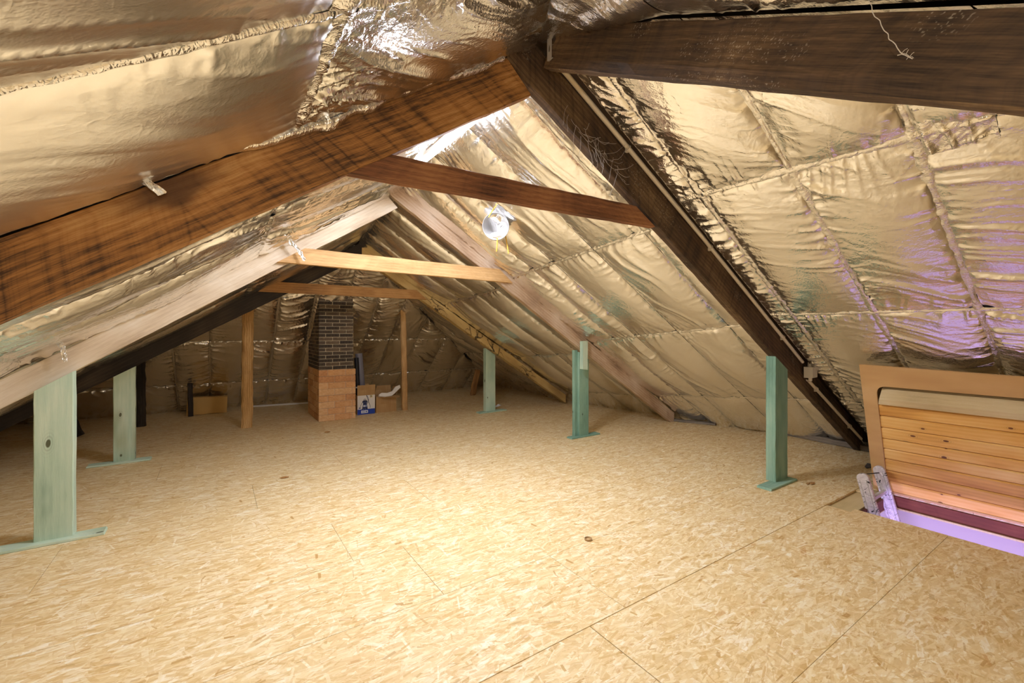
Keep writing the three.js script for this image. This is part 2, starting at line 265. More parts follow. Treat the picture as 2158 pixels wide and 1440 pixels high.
// left slope
{
  const rows = [[.3, topL, { phi: .75, drape: 1.7, gather: 1.2, H: .035, freq: 1.1, res: .009, mat: M.foil }], [-1.15, .3, { drape: .45, gather: .5 }], [-2.4, -1.15, { drape: .5 }], [-3.45, -2.4]].map(([a, b, o]) => [minT(a), typeof b === 'function' ? b : minT(b), o]);
  const near = { res: .011, H: .055, gather: .8, drape: 1, phi: .5, mat: M.foilSmooth };
  sideCells(ceilL, -1, [[1.3, 2.178, { drop: .012 }], [.6, 1.3], [-.05, .6]], rows, near);
  sideCells(ceilL, -1, [[-1.6, -.05], [-4.5, -1.6]], rows, { res: .06, H: .05 });
  const rowsB = [[.33, topL, { phi: .15, drape: 1.4 }], [-1.15, .33, { phi: .1 }], [-2.4, -1.15], [-3.4, -2.4]].map(([a, b, o]) => [minT(a), typeof b === 'function' ? b : minT(b), o]);
  sideCells(ceilL, -1, [[2.26, 2.85], [2.85, 3.45], [3.45, 4.05], [4.05, 4.62, { drop: .04 }]], rowsB, { res: .015, H: .06, gather: 1.2, drape: 1, phi: .15, mat: M.foil });
  sideCells(ceilL, -1, [[4.68, 5.2], [5.2, 5.75], [5.75, 6.3], [6.3, 6.88]], rowsB, { res: .03, H: .06, mat: M.foil });
  sideCells(ceilL, -1, [[6.96, 7.55], [7.55, 8.15], [8.15, 8.75], [8.75, 9.35], [9.35, 9.95], [9.95, 10.4]], [[.33, topL], [-.6, .33], [-1.5, -.6], [-2.4, -1.5], [-3.1, -2.4]].map(([a, b]) => [minT(a), typeof b === 'function' ? b : minT(b)]), { res: .03, H: .06, gather: 1.2, drape: .8, mat: M.foilFar });
  const P = (x, d) => V(x, roofL(x, d), d);
  foilPanel(ceilL, (a, b) => { const x = .0 + 1.4 * a, w = (.05 + .02 * noise(x * 4, 2) + .02 * noise(x * 11, 5)) * Math.min(1, .3 + a * 6); return V(x, roofL(x, 2.16) + .006 - w * b, 2.168 - .014 * Math.sin(Math.PI * b)); }, unit(0, -.2, 1), { res: .009, H: .016, gather: .7, drape: .9, phi: .9, mat: M.foilTape, edge: 0, name: 'foil_lip' }); foilSeam(ceilL, P(-1.12, 1.3), P(.27, 1.3), nL, .05, { amp: .004 }); foilSeam(ceilL, P(.27, 1.3), P(1.05, 1.3), nL, .07);
  for (const [d0, d1] of [[.65, 1.315], [1.285, 2.16]]) foilSeam(ceilL, P(.3, d0), P(.3, d1), nL, .1, { amp: .02 });
  for (const [d0, d1] of [[2.27, 3.4], [3.5, 4.57]]) { foilSeam(ceilL, P(.33, d0), P(.33, d1), nL, .09, { amp: .016 }); foilSeam(ceilL, P(-1.15, d0), P(-1.15, d1), nL, .06); }
}
// near end: foil that hangs on the sloping hip beam and rises to both hip lines
{
  for (const s of [-1, 1]) for (const [d0, d1] of [[1.2, 2.14], [.3, 1.2], [-.8, .3], [-4.5, -.8]]) foilPanel(ceilN, (a, b) => {
    const d = d0 + .004 + (d1 - d0 - .008) * b, xh = 1.67 + s * HIPN * (2.2 - d), xb = 1.68 + s * .02, x = xb + (xh - xb) * a, yh = s > 0 ? roofR(xh, d) : roofL(xh, d), yb = Math.min(beamTop(d) + .015, yh - .0);
    return V(x, yb + (yh - yb) * Math.pow(a, .7) - .03 * Math.sin(Math.PI * Math.min(1, a * 2)) * sst(-.2, .4, d) * sst(2.1, 1.3, d), d);
  }, unit(-.1 * s, -1, 0), { res: d0 < -.5 ? .07 : .014, H: d0 > 1 ? .006 : .02, gather: .6, drape: 1.2, phi: 1.2, mat: M.foil });
}
// far end
{
  const P = (x, y) => V(x, y, 6.95 + (2.85 - y) / .83);
  const spans = (y) => { const d = 6.95 + (2.85 - y) / .83; return [farXL(d), farXR(d)]; };
  const colX = [-3.4, -2.6, -2.0, -1.3, -.57, -.08, .42, .85, 1.38, 1.9, 2.42, 2.92, 3.5, 4.15, 4.8, 5.4, 6.4];
  const rowY = [-.02, .55, 1.33, 2.2, 2.83];
  for (let r = 0; r < rowY.length - 1; r++) for (let c = 0; c < colX.length - 1; c++) {
    const y0 = rowY[r], y1 = rowY[r + 1], x0 = colX[c] + .001, x1 = colX[c + 1] - .001, [l0, r0] = spans(y0);
    if (x1 < l0 || x0 > r0) continue;
    const f = (a, b) => { const y = y0 + .001 + (y1 - y0 - .002) * b, [l, q] = spans(y), xa = clamp(x0, l, q), xb = clamp(x1, l, q); return P(xa + (xb - xa) * a, y); };
    if (f(0, .0).distanceTo(f(1, .0)) < .03) continue;
    foilPanel(ceilB, f, nFar, { res: .016, H: .075, gather: 2.0, drape: 2.0, phi: -.5 + .9 * (c % 3), mat: M.foilFar, freq: .9 });
  }
  for (const y of [.55, 1.33]) { const [l, r] = spans(y); for (let c = 0; c < colX.length - 1; c++) { const x0 = Math.max(l, colX[c]), x1 = Math.min(r, colX[c + 1]); if (x1 - x0 > .1) foilSeam(ceilB, P(x0 + .005, y), P(x1 - .005, y), nFar, .06, { res: .016, amp: .025 }); } }
  for (const x of colX) for (const [y0, y1] of [[.02, .54], [.56, 1.32], [1.34, 2.2]]) { const [l, r] = spans(y1); if (x > l + .05 && x < r - .05) foilSeam(ceilB, P(x, y0), P(x, y1), nFar, .03, { res: .02, amp: .006 }); }
}
// boarding above the foil: keeps the roof closed
function deck(parent, pts, n, t = .04, off = .13) { // quad prism set back from the room
  const A = pts.map((p) => p.clone().addScaledVector(n, -off)), B = pts.map((p) => p.clone().addScaledVector(n, -off - t)), q = [...A, ...B], pos = q.flatMap((p) => [p.x, p.y, p.z]), uv = q.flatMap((p) => [p.x, p.z]);
  const f = (a, b, c, d) => [a, b, c, a, c, d];
  const g = geo(pos, uv, [...f(0, 1, 2, 3), ...f(7, 6, 5, 4), ...f(0, 4, 5, 1), ...f(1, 5, 6, 2), ...f(2, 6, 7, 3), ...f(3, 7, 4, 0)]).toNonIndexed(); g.computeVertexNormals();
  return mesh('roof_boarding', g, M.deck, parent);
}
for (const [d0, d1] of [[-4.7, 2.2], [2.2, 4.6], [4.6, 6.95], [6.95, 10.8]]) {
  const r0 = ridgeAt(d0), r1 = ridgeAt(d1), ex = .3;
  deck(ceilR, [V(r0[1] - ex * .2, r0[2] + .12 * ex, d0), V(7.5, r0[2] - r0[4] * (7.5 - r0[1]), d0), V(7.5, r1[2] - r1[4] * (7.5 - r1[1]), d1), V(r1[1] - ex * .2, r1[2] + .12 * ex, d1)], nR);
  deck(ceilL, [V(r0[1] + ex * .2, r0[2] + .12 * ex, d0), V(-3.9, r0[2] - r0[3] * (3.9 + r0[1]), d0), V(-3.9, r1[2] - r1[3] * (3.9 + r1[1]), d1), V(r1[1] + ex * .2, r1[2] + .12 * ex, d1)], nL);
}
deck(ceilB, [V(-4, 2.95, 6.83), V(7.5, 2.95, 6.83), V(7.5, -.2, 10.62), V(-4, -.2, 10.62)], nFar, .04, .16);
{ const w = structure('wall_near'); mesh('wall_panel', boxGeo(12, 3.6, .1, 1.8, 1.6, 4.62), M.osb, w); }

// ---------------------------------------------------------------- floor
const floor = structure('floor');
const HX0 = 4.54, HX1 = 5.27, HD0 = .2, HD1 = 1.495;    // hatch opening
{
  const T = .018, r = rng(99);
  const board = (pts, thick = T, top = 0) => {
    const g = cutPoly(pts, thick); const p = g.attributes.position, uv = g.attributes.uv, ou = r() * 2.4, ov = r() * 2.4, fl = r() < .5 ? -1 : 1;
    for (let i = 0; i < p.count; i++) uv.setXY(i, fl * p.getX(i) + ou, p.getY(i) + p.getZ(i) + ov);
    g.rotateX(-Math.PI / 2); g.translate(0, top - thick, 0); // shape x = world x, shape y = depth
    return mesh('floor_board', g, M.osb, floor);
  };
  const gp = .0012, rect = (x0, x1, d0, d1) => [[x0 + gp, d0 + gp], [x1 - gp, d0 + gp], [x1 - gp, d1 - gp], [x0 + gp, d1 - gp]];
  const rowsD = [[-4.7, -3.8, 0], [-3.8, -3.125, 1.2], [-3.125, -2.45, .2], [-2.45, -1.775, 1.4], [-1.775, -1.1, .5], [-1.1, -.43, 1.7], [-.43, .235, .9]];
  for (const [a, b, j] of rowsD) for (let x = -3.9 - j % 2.5; x < 7.5; x += 2.5) { const x0 = Math.max(-3.9, x), x1 = Math.min(7.5, x + 2.5); if (x1 - x0 > .05) board(rect(x0, x1, a, b > .2 ? HD0 : b)); }
  // rows beside the hatch
  board(rect(-3.9, -.9, HD0, .915)); board(rect(-.9, 1.6, HD0, .915)); board(rect(1.6, HX0, HD0, .915)); board(rect(HX1 + .01, 7.5, HD0, .915));
  board(rect(-3.9, -.89, .915, 1.672)); board(rect(-.89, 1.6085, .915, 1.672));
  board([[1.6115, .9165], [HX0, .9165], [HX0, HD1], [4.44, HD1], [4.44, 1.6705], [1.6115, 1.6705]]);
  board(rect(HX1 + .01, 7.5, .915, 1.672)); board(rect(HX0 + .55, HX1 + .01, 1.60, 1.672));
  for (const [x0, x1] of [[-3.9, -.62], [-.62, 1.88], [1.88, 4.38], [4.38, 6.88], [6.88, 7.5]]) board(rect(x0, x1, 1.675, 2.345));
  const js = [1.1, .76, 1.6, .3, 1.2, 2.0, .5, 1.4, 2.2, .8, 1.7, .2, 1.3];
  for (let k = 0; k < 13; k++) { const a = 2.345 + .675 * k, b = a + .675; for (let x = -3.9 - (2.5 - (js[k] + 3.9) % 2.5); x < 7.5; x += 2.5) { const x0 = Math.max(-3.9, x), x1 = Math.min(7.5, x + 2.5); if (x1 - x0 > .05) board(rect(x0, x1, a, b)); } }
  // sub-floor with the opening
  const s = new THREE.Shape([[-4, -4.8], [7.6, -4.8], [7.6, 11.2], [-4, 11.2]].map((p) => new THREE.Vector2(...p)));
  s.holes.push(new THREE.Path([[HX0, HD0], [HX0, HD1], [HX1, HD1], [HX1, HD0]].map((p) => new THREE.Vector2(...p))));
  const g = new THREE.ExtrudeGeometry(s, { depth: .1, bevelEnabled: false }); g.rotateX(-Math.PI / 2); g.translate(0, -.1225, 0); mesh('sub_floor', g, M.slab, floor).userData.label = 'plain pale sub-floor seen in the recess by the hatch';
  for (const q of [0]) { const uv = g.attributes.uv; for (let i = 0; i < uv.count; i++) uv.setXY(i, uv.getX(i) / 2, uv.getY(i) / .5); }
}
// room below the hatch
{
  const pw = plain('#f2eef2', .8), x0 = 2.6, x1 = 6.6, d0 = -1.6, d1 = 2.6, y0 = -2.6, t = .08;
  const part = (n, g) => { const s = structure(n); mesh('plaster', g, pw, s); };
  part('floor_below', boxGeo(x1 - x0, t, d1 - d0, (x0 + x1) / 2, y0 - t / 2, -(d0 + d1) / 2));
  part('wall_below_right', boxGeo(t, -y0 - .13, d1 - d0, x1 + t / 2, (y0 - .13) / 2, -(d0 + d1) / 2));
  part('wall_below_left', boxGeo(t, -y0 - .13, d1 - d0, x0 - t / 2, (y0 - .13) / 2, -(d0 + d1) / 2));
  part('wall_below_back', boxGeo(x1 - x0, -y0 - .13, t, (x0 + x1) / 2, (y0 - .13) / 2, -d1 - t / 2));
  part('wall_below_near', boxGeo(x1 - x0, -y0 - .13, t, (x0 + x1) / 2, (y0 - .13) / 2, -d0 + t / 2));
}
{ // hidden ceiling lamp of the room below
  const at = V(3.7, -.42, .9), o = thing('ceiling_lamp', 'round violet ceiling lamp of the room below the hatch', 'lamp', at);
  mesh('lamp_base', new THREE.CylinderGeometry(.05, .05, .26, 20).translate(0, .16, 0), M.white, o);
  mesh('globe', new THREE.SphereGeometry(.09, 24, 16), new THREE.MeshStandardMaterial({ color: 0xffffff, emissive: VIOLET_COLOR, emissiveIntensity: 1.2 }), o);
  const l = new THREE.PointLight(VIOLET_COLOR, VIOLET_POWER, 0, 2); l.castShadow = true; l.shadow.radius = 4; l.position.copy(at); scene.add(l);
}
// lining of the opening
{
  const o = thing('hatch_lining', 'reddish brown boards lining the loft hatch opening in the floor', 'hatch lining', V(HX0, -.07, HD1));
  const rel = (x, y, d) => V(x, y, d).sub(o.position);
  const bd = (L, seed, origin, ax) => { const m = mesh('board', beamGeo(L, rectPoly(.105, .018, .002), { seed, jit: .0005 }), M.redBrown, o); place(m, origin, ax, new THREE.Vector3(0, 1, 0)); return m; };
  bd(HD1 - HD0, 61, rel(HX1 - .001, -.125, HD0), new THREE.Vector3(0, 0, -1));
  bd(HX1 - HX0, 62, rel(HX0, -.125, HD1 - .019), new THREE.Vector3(1, 0, 0));
  bd(HD1 - HD0, 63, rel(HX0 + .001, -.125, HD1), new THREE.Vector3(0, 0, 1));
  mesh('trim', boxGeo(.02, .014, HD1 - HD0, HX1 - .02 - HX0, -.055, (HD1 - HD0) / 2), M.greyWood, o);
  mesh('trim', boxGeo(HX1 - HX0, .014, .02, (HX1 - HX0) / 2, -.055, .026), M.greyWood, o);
}

// ---------------------------------------------------------------- timbers
let beamSeed = 100;
function rafter(name, label, category, mat, { x0, x1, yb, k, d, h, t = .07, c0 = 0, c1 = 0, poly, group }) {
  // lower front edge runs from x0 to x1 along y = yb + k (x - 1.67); the front face stands at depth d
  const A = V(x0, yb + k * (x0 - 1.67), d), B = V(x1, yb + k * (x1 - 1.67), d), ax = B.clone().sub(A), seed = beamSeed++;
  const o = thing(name, label, category, A, group);
  const m = mesh('timber', beamGeo(ax.length(), poly ?? rectPoly(h, t), { seed, c0, c1, jit: .002 }), mat, o);
  // local z must point away from the viewer (towards -z world): x cross y = z
  const sgn = ax.x > 0 ? 1 : -1, up = new THREE.Vector3(0, 1, 0);
  place(m, new THREE.Vector3(0, 0, 0), ax, up);
  if (m.localToWorld(new THREE.Vector3(0, 0, 1)).z > m.localToWorld(new THREE.Vector3()).z) { m.geometry.translate(0, 0, -t); }
  return o;
}
const sl = (k) => k; // end cuts: vertical cut on a slope k leans by k
// first frame
rafter('roof_rafter', 'broad orange-brown rafter with dark saw marks sloping across the left foreground', 'rafter', M.rafterBrown, { x0: -2.6, x1: 1.61, yb: 3.017, k: .6405, d: 2.182, h: .237, c0: .64, c1: -.25 });
rafter('roof_rafter', 'dark brown rafter on the right that carries the cable conduit', 'rafter', M.darkBrown, { x0: 1.43, x1: 6.85, yb: 3.0, k: -.588, d: 2.18, h: .25, c0: -.3, c1: -.59 });
rafter('collar_beam', 'red-brown collar beam tying the foreground pair of rafters', 'beam', M.collarBrown, { x0: .45, x1: 2.79, yb: 2.305, k: .015, d: 2.19, h: .133, t: .06, c0: 1.55, c1: -1.65 });
// second frame
rafter('roof_rafter', 'pale dusty rafter on the left that rests on the nearest green post', 'rafter', M.pale, { x0: -3.1, x1: 1.62, yb: 2.872, k: .647, d: 4.602, h: .17, c0: .64, c1: -.25 });
rafter('roof_rafter', 'worn pale rafter on the right running down behind the green post with the cleat', 'rafter', M.worn, { x0: 1.5, x1: 6.35, yb: 2.884, k: -.628, d: 4.60, h: .172, c0: -.63, c1: -.63 });
rafter('collar_beam', 'light tan collar beam of the middle pair of rafters', 'beam', M.tan, { x0: .47, x1: 3.08, yb: 2.138, k: -.015, d: 4.56, h: .155, t: .05, c0: 1.5, c1: -1.3 });
// third frame
rafter('roof_rafter', 'blackened rafter on the left under the pale rafter, above the brown pole', 'rafter', M.black, { x0: -2.7, x1: 1.86, yb: 2.526, k: .581, d: 6.88, h: .20, c0: .58, c1: .58 });
rafter('roof_rafter', 'beige rafter with dark wandering worm tracks on the far right slope', 'rafter', M.moldy, { x0: 1.86, x1: 5.95, yb: 2.765, k: -.639, d: 6.88, h: .135, t: .12, c0: -.64, c1: -.64 });
rafter('collar_beam', 'orange-brown collar beam in front of the chimney top', 'beam', M.tanDark, { x0: .3, x1: 2.9, yb: 2.038, k: -.008, d: 6.84, h: .148, t: .05, c0: 1.5, c1: -1.2 });
{ // sloping hip beam at the upper right, lower edge worn away
  const A = V(1.64, 1.972 + .545 * -1.6, -1.6), B = V(1.64, 1.972 + .545 * 2.12, 2.12), ax = B.clone().sub(A);
  const o = thing('hip_beam', 'heavy dark brown beam across the upper right corner', 'beam', A);
  const m = mesh('timber', beamGeo(ax.length(), [[.004, .012], [.05, 0], [.216, 0], [.219, .004], [.219, .076], [.216, .08], [.004, .08], [0, .076], [0, .02]], { seed: 211, jit: .002, c1: -.5 }), M.darkBrown, o);
  place(m, new THREE.Vector3(), ax, new THREE.Vector3(0, 1, 0));
}
// rafters of the far hip (mostly hidden, seen between frames)
// ---------------------------------------------------------------- green posts
function post(label, mat, { x0, x1, d, t, top0, top1, plate, seed, pd = .16 }) {
  const o = thing('support_post', label, 'post', V((x0 + x1) / 2, 0, d)), w = x1 - x0, yb = .021;
  // local x of the timber = up, y = across, z = depth
  const c1 = (top1 - top0) / w;
  const m = mesh('post', beamGeo(top0 - yb, rectPoly(w, t, .005), { seed, c1, jit: .0012 }), mat, o);
  place(m, V(x0, yb, d).sub(o.position), new THREE.Vector3(0, 1, 0), new THREE.Vector3(1, 0, 0)); // z = up x right = (0,1,0)x(1,0,0) = -z: away
  const [p0, p1, pz] = plate;
  const pl = mesh('base_plate', beamGeo(p1 - p0, rectPoly(.02, pd, .003), { seed: seed + 1, jit: .0008, c0: .4, c1: -.3 }), mat, o);
  place(pl, V(p0, .001, pz).sub(o.position), new THREE.Vector3(1, 0, 0), new THREE.Vector3(0, 1, 0));
  pl.position.z += 0; pl.geometry.translate(0, 0, -pd); // z of this frame points to the viewer
  return o;
}
const yb1L = (x) => 2.872 + .647 * (x - 1.67), yb3L = (x) => 2.526 + .581 * (x - 1.67), yb1R = (x) => 3.0 - .588 * (x - 1.67), yb3R = (x) => 2.765 - .639 * (x - 1.67);
post('nearest green treated post at the left with a long knot stain', M.green, { x0: -1.075, x1: -.868, d: 4.5, t: .09, top0: yb1L(-1.075), top1: yb1L(-.868), plate: [-1.32, -.69, 4.44], seed: 301, pd: .13 });
post('second green treated post from the left, under the blackened rafter', M.green, { x0: -.97, x1: -.778, d: 6.72, t: .09, top0: yb3L(-.97) + .0, top1: yb3L(-.778), plate: [-1.19, -.63, 6.66], seed: 311, pd: .13 });
post('teal green post at the right below the dark rafter with conduit', M.greenDark, { x0: 4.612, x1: 4.862, d: 2.175, t: .095, top0: yb1R(4.612), top1: yb1R(4.862), plate: [4.37, 4.90, 2.10], seed: 321, pd: .135 });
{
  const o = post('green post in the middle with a short cleat nailed on top', M.greenDark, { x0: 4.285, x1: 4.47, d: 4.665, t: .12, top0: 1.215, top1: 1.1, plate: [4.12, 4.67, 4.635], seed: 331, pd: .11 });
  o.children[0].position.z += .0;
  const c = mesh('cleat', beamGeo(.385, rectPoly(.10, .06, .004), { seed: 341, c0: -.15, c1: .05 }), M.green, o); c.userData.label = 'short green cleat';
  place(c, V(4.225, .985, 4.53).sub(o.position), new THREE.Vector3(0, 1, 0), new THREE.Vector3(1, 0, 0));
  const s = mesh('side_batten', beamGeo(1.22, rectPoly(.06, .05, .004), { seed: 343 }), M.greenDark, o);
  place(s, V(4.226, .02, 4.70).sub(o.position), new THREE.Vector3(0, 1, 0), new THREE.Vector3(1, 0, 0));
}
post('farthest green post, with a scrap of white paper on its foot', M.green, { x0: 4.14, x1: 4.345, d: 7.02, t: .10, top0: yb3R(4.14), top1: yb3R(4.345), plate: [3.98, 4.57, 6.97], seed: 351, pd: .14 });
// other poles
function pole(name, label, mat, a, b, w, t, seed, jit = .006) {
  const o = thing(name, label, 'post', a), ax = b.clone().sub(a);
  const m = mesh('timber', beamGeo(ax.length(), [[0, t * .2], [w * .2, 0], [w * .8, 0], [w, t * .25], [w, t * .8], [w * .75, t], [w * .2, t], [0, t * .8]], { seed, jit, seg: .07, warp: .006 }), mat, o);
  place(m, new THREE.Vector3(-w / 2, 0, 0), ax, new THREE.Vector3(1, 0, 0)); return o;
}
pole('timber_pole', 'rough orange-brown pole standing left of the chimney', M.rough, V(.41, 0, 8.0), V(.42, 2.02, 8.0), .15, .11, 401);
pole('timber_pole', 'slim pale brown pole standing right of the cardboard boxes', M.tan, V(3.0, 0, 8.08), V(2.96, 2.02, 8.08), .1, .09, 403, .003);
pole('timber_pole', 'dark upright pole behind the second green post', M.black, V(-.98, 0, 9.02), V(-.99, 1.02, 9.02), .12, .1, 405);
pole('timber_pole', 'short dark leaning stub behind the nearest green post', M.black, V(-1.60, 0, 8.63), V(-1.78, .42, 8.63), .1, .08, 407);
pole('timber_pole', 'short brown leaning strut at the far right behind the farthest green post', M.tanDark, V(4.98, 0, 9.02), V(5.12, .6, 9.02), .13, .07, 409);
pole('timber_pole', 'thin black upright post in front of the yellow block', M.black, V(-.36, 0, 9.6), V(-.37, .58, 9.6), .075, .06, 411, .002);
// floor timbers at the right eave
function lying(label, mat, a, b, h, t, seed) { const o = thing('floor_plank', label, 'plank', a), ax = b.clone().sub(a), m = mesh('timber', beamGeo(ax.length(), rectPoly(h, t, .006), { seed, jit: .004 }), mat, o); place(m, new THREE.Vector3(), ax, new THREE.Vector3(0, 1, 0)); return o; }
lying('long grey wall plate lying along the right eave below the dark rafter', M.greyPlank, V(6.98, .001, 3.25), V(6.86, .001, 1.95), .07, .1, 501);
lying('short grey board lying at the foot of the worn rafter', M.greyPlank, V(6.42, .001, 4.72), V(6.72, .001, 4.08), .03, .12, 503);

// ---------------------------------------------------------------- chimney
{
  const X0 = 1.42, X1 = 2.012, D0 = 7.85, D1 = 8.87, o = thing('chimney', 'square brick chimney, dark old bricks above salmon blocks', 'chimney', V((X0 + X1) / 2, 0, (D0 + D1) / 2)), cx = (X0 + X1) / 2, cd = (D0 + D1) / 2, r = rng(7);
  const Y1 = .86, Y2 = 2.36, in1 = .008;
  mesh('mortar_core', boxGeo(X1 - X0 - 2 * in1, Y1 - .004, D1 - D0 - 2 * in1, 0, Y1 / 2, 0), M.mortarRed, o);
  mesh('mortar_core', boxGeo(X1 - X0 - .03 - 2 * in1, Y2 - Y1, D1 - D0 - .03 - 2 * in1, -.012, (Y1 + Y2) / 2, 0), M.mortar, o);
  const brickTex = (a, b, sd) => texture(128, 64, (u, v) => mix3(lin(a), lin(b), clamp(.5 + .7 * fbm(u * 9 + sd, v * 5, 3) + .25 * noise(u * 40, v * 40 + sd))));
  const dk = [['#3a332d', '#6d5d4d'], ['#453c34', '#7a6856'], ['#2f2925', '#5a4d41'], ['#51453a', '#8a755e']].map(([a, b], i) => new THREE.MeshStandardMaterial({ map: brickTex(a, b, i * 9), roughness: .9 }));
  const rd = [['#cf9560', '#e8ba88'], ['#daa672', '#eec898'], ['#bd8152', '#dba877']].map(([a, b], i) => new THREE.MeshStandardMaterial({ map: brickTex(a, b, 40 + i * 9), roughness: .9 }));
  const cache = {};
  const bg = (l, h, t) => { const k = [Math.round(l * 200), h, t].join(); if (cache[k]) return cache[k]; const s = new THREE.Shape(), b = .004, L = Math.round(l * 200) / 200; s.moveTo(-L / 2, -h / 2 + b).lineTo(-L / 2, h / 2 - b).lineTo(-L / 2 + b, h / 2).lineTo(L / 2 - b, h / 2).lineTo(L / 2, h / 2 - b).lineTo(L / 2, -h / 2 + b).lineTo(L / 2 - b, -h / 2).lineTo(-L / 2 + b, -h / 2); const g = new THREE.ExtrudeGeometry(s, { depth: t, bevelEnabled: false }); const uv = g.attributes.uv, p = g.attributes.position; for (let i = 0; i < uv.count; i++) uv.setXY(i, p.getX(i) / .22, p.getY(i) / .11 + p.getZ(i)); return cache[k] = g; };
  const face = (side, a0, a1, y, h, off, len, joint, mats, pr, plane) => { // side 0: front (x runs), side 1: left (depth runs), side 2: right
    for (let q = a0 - off; q < a1 - .01; q += len + joint) { const s = Math.max(a0, q), e = Math.min(a1, q + len); if (e - s < .03) continue; const m = mesh('brick', bg(e - s, h, .03), mats[Math.floor(r() * mats.length)], o), mid = (s + e) / 2, pj = pr + (r() - .5) * .003, yy = y + h / 2 + (r() - .5) * .002;
      if (side === 0) m.position.set(mid - cx, yy, cd - plane + pj - .03); else { m.rotation.y = -Math.PI / 2; m.position.set(plane - pj + .03 - cx, yy, cd - mid); } m.rotation.z = (r() - .5) * .008; }
  };
  for (let k = 0; k < 24; k++) { const y = Y1 + .006 + k * .0605, odd = k % 2; face(0, X0 + .002, X1 - .03, y, .0495, odd ? .11 : 0, .212, .011, dk, 0, D0 + .012); if (y < 2.2) face(1, D0 + .014, D1 - .02, y, .0495, odd ? .0 : .11, .212, .011, dk, 0, X0 + .004); }
  for (let k = 0; k < 8; k++) { const y = .004 + k * .1075 - .0, odd = k % 2, h = .0985; face(0, X0, X1, y, h, odd ? .14 : .03, 0.275, .010, rd, .002, D0); face(1, D0 + .002, D1, y, h, odd ? .02 : .16, .275, .006, rd, .0, X0); }
}

// ---------------------------------------------------------------- loft hatch lid, leaning against the slope
{
  const K = .3, XB = 5.256, o = thing('loft_hatch', 'open loft hatch lid of orange pine boards leaning below the right slope', 'hatch lid', V(XB, 0, 1.575));
  // local frame: x = towards the viewer along depth (-depth), y = up the lean, z = outwards to the room (-x)
  const up = new THREE.Vector3(-K, 1, 0).normalize(), ax = new THREE.Vector3(0, 0, 1), L = Math.hypot(1, K), inner = new THREE.Group();
  const put = (m, x, y, z) => { place(m, new THREE.Vector3().addScaledVector(ax, x).addScaledVector(up, y).addScaledVector(new THREE.Vector3().crossVectors(ax, up), z), ax, up); return m; };
  // plywood sheet with a rounded opening
  const s = new THREE.Shape([[0, .02], [0, 1.222 * L], [1.52, 1.18 * L], [1.52, .02]].map((p) => new THREE.Vector2(...p)));
  const h = new THREE.Path(); const xl = .105, xr = 1.40, yt = 1.035 * L; h.moveTo(xl, .03); h.lineTo(xr, .03); h.lineTo(xr, yt); h.lineTo(xl + .075, yt); h.quadraticCurveTo(xl + .0, yt, xl, yt - .085); h.lineTo(xl, .03); s.holes.push(h);
  const g = new THREE.ExtrudeGeometry(s, { depth: .016, bevelEnabled: true, bevelSize: .0015, bevelThickness: .0015, bevelSegments: 1, curveSegments: 12 }); { const uv = g.attributes.uv; for (let i = 0; i < uv.count; i++) uv.setXY(i, uv.getX(i) / 2, uv.getY(i) / .5); }
  const sh = put(mesh('plywood_frame', g, M.mdf, o), 0, 0, 0); sh.userData.label = 'plain brown plywood frame sheet';
  // grey chamfered timber behind the opening top
  const tim = put(mesh('edge_timber', beamGeo(1.27, [[0, .0], [.004, -.012], [.054, -.012], [.132, .05], [.135, .09], [0, .09]].map(([y, z]) => [y, -z - .0]).reverse(), { seed: 601, jit: .001, c0: .15 }), M.greyWood, o), xl + .012, .872 * L, .03); tim.userData.label = 'grey chamfered edge timber';
  // tongue-and-groove boards
  const ys = [0, .124, .228, .34, .44, .537, .642, .752, .86].map((y) => y * L);
  for (let i = 0; i < 8; i++) { const w = ys[i + 1] - ys[i] - .003; put(mesh('pine_board', beamGeo(1.29, [[0, .004], [.009, -.007], [w - .009, -.007], [w, .004], [w, .014], [0, .014]].map(([y, z]) => [y, -z]).reverse(), { seed: 610 + i, jit: .0002, seg: .4 }), M.pine, o), xl + .002, ys[i] + .0015, .0); }
  put(mesh('backing', boxGeo(1.5, 1.14 * L, .02, .76, .57 * L, -.08), M.deck, o), 0, 0, 0);
}
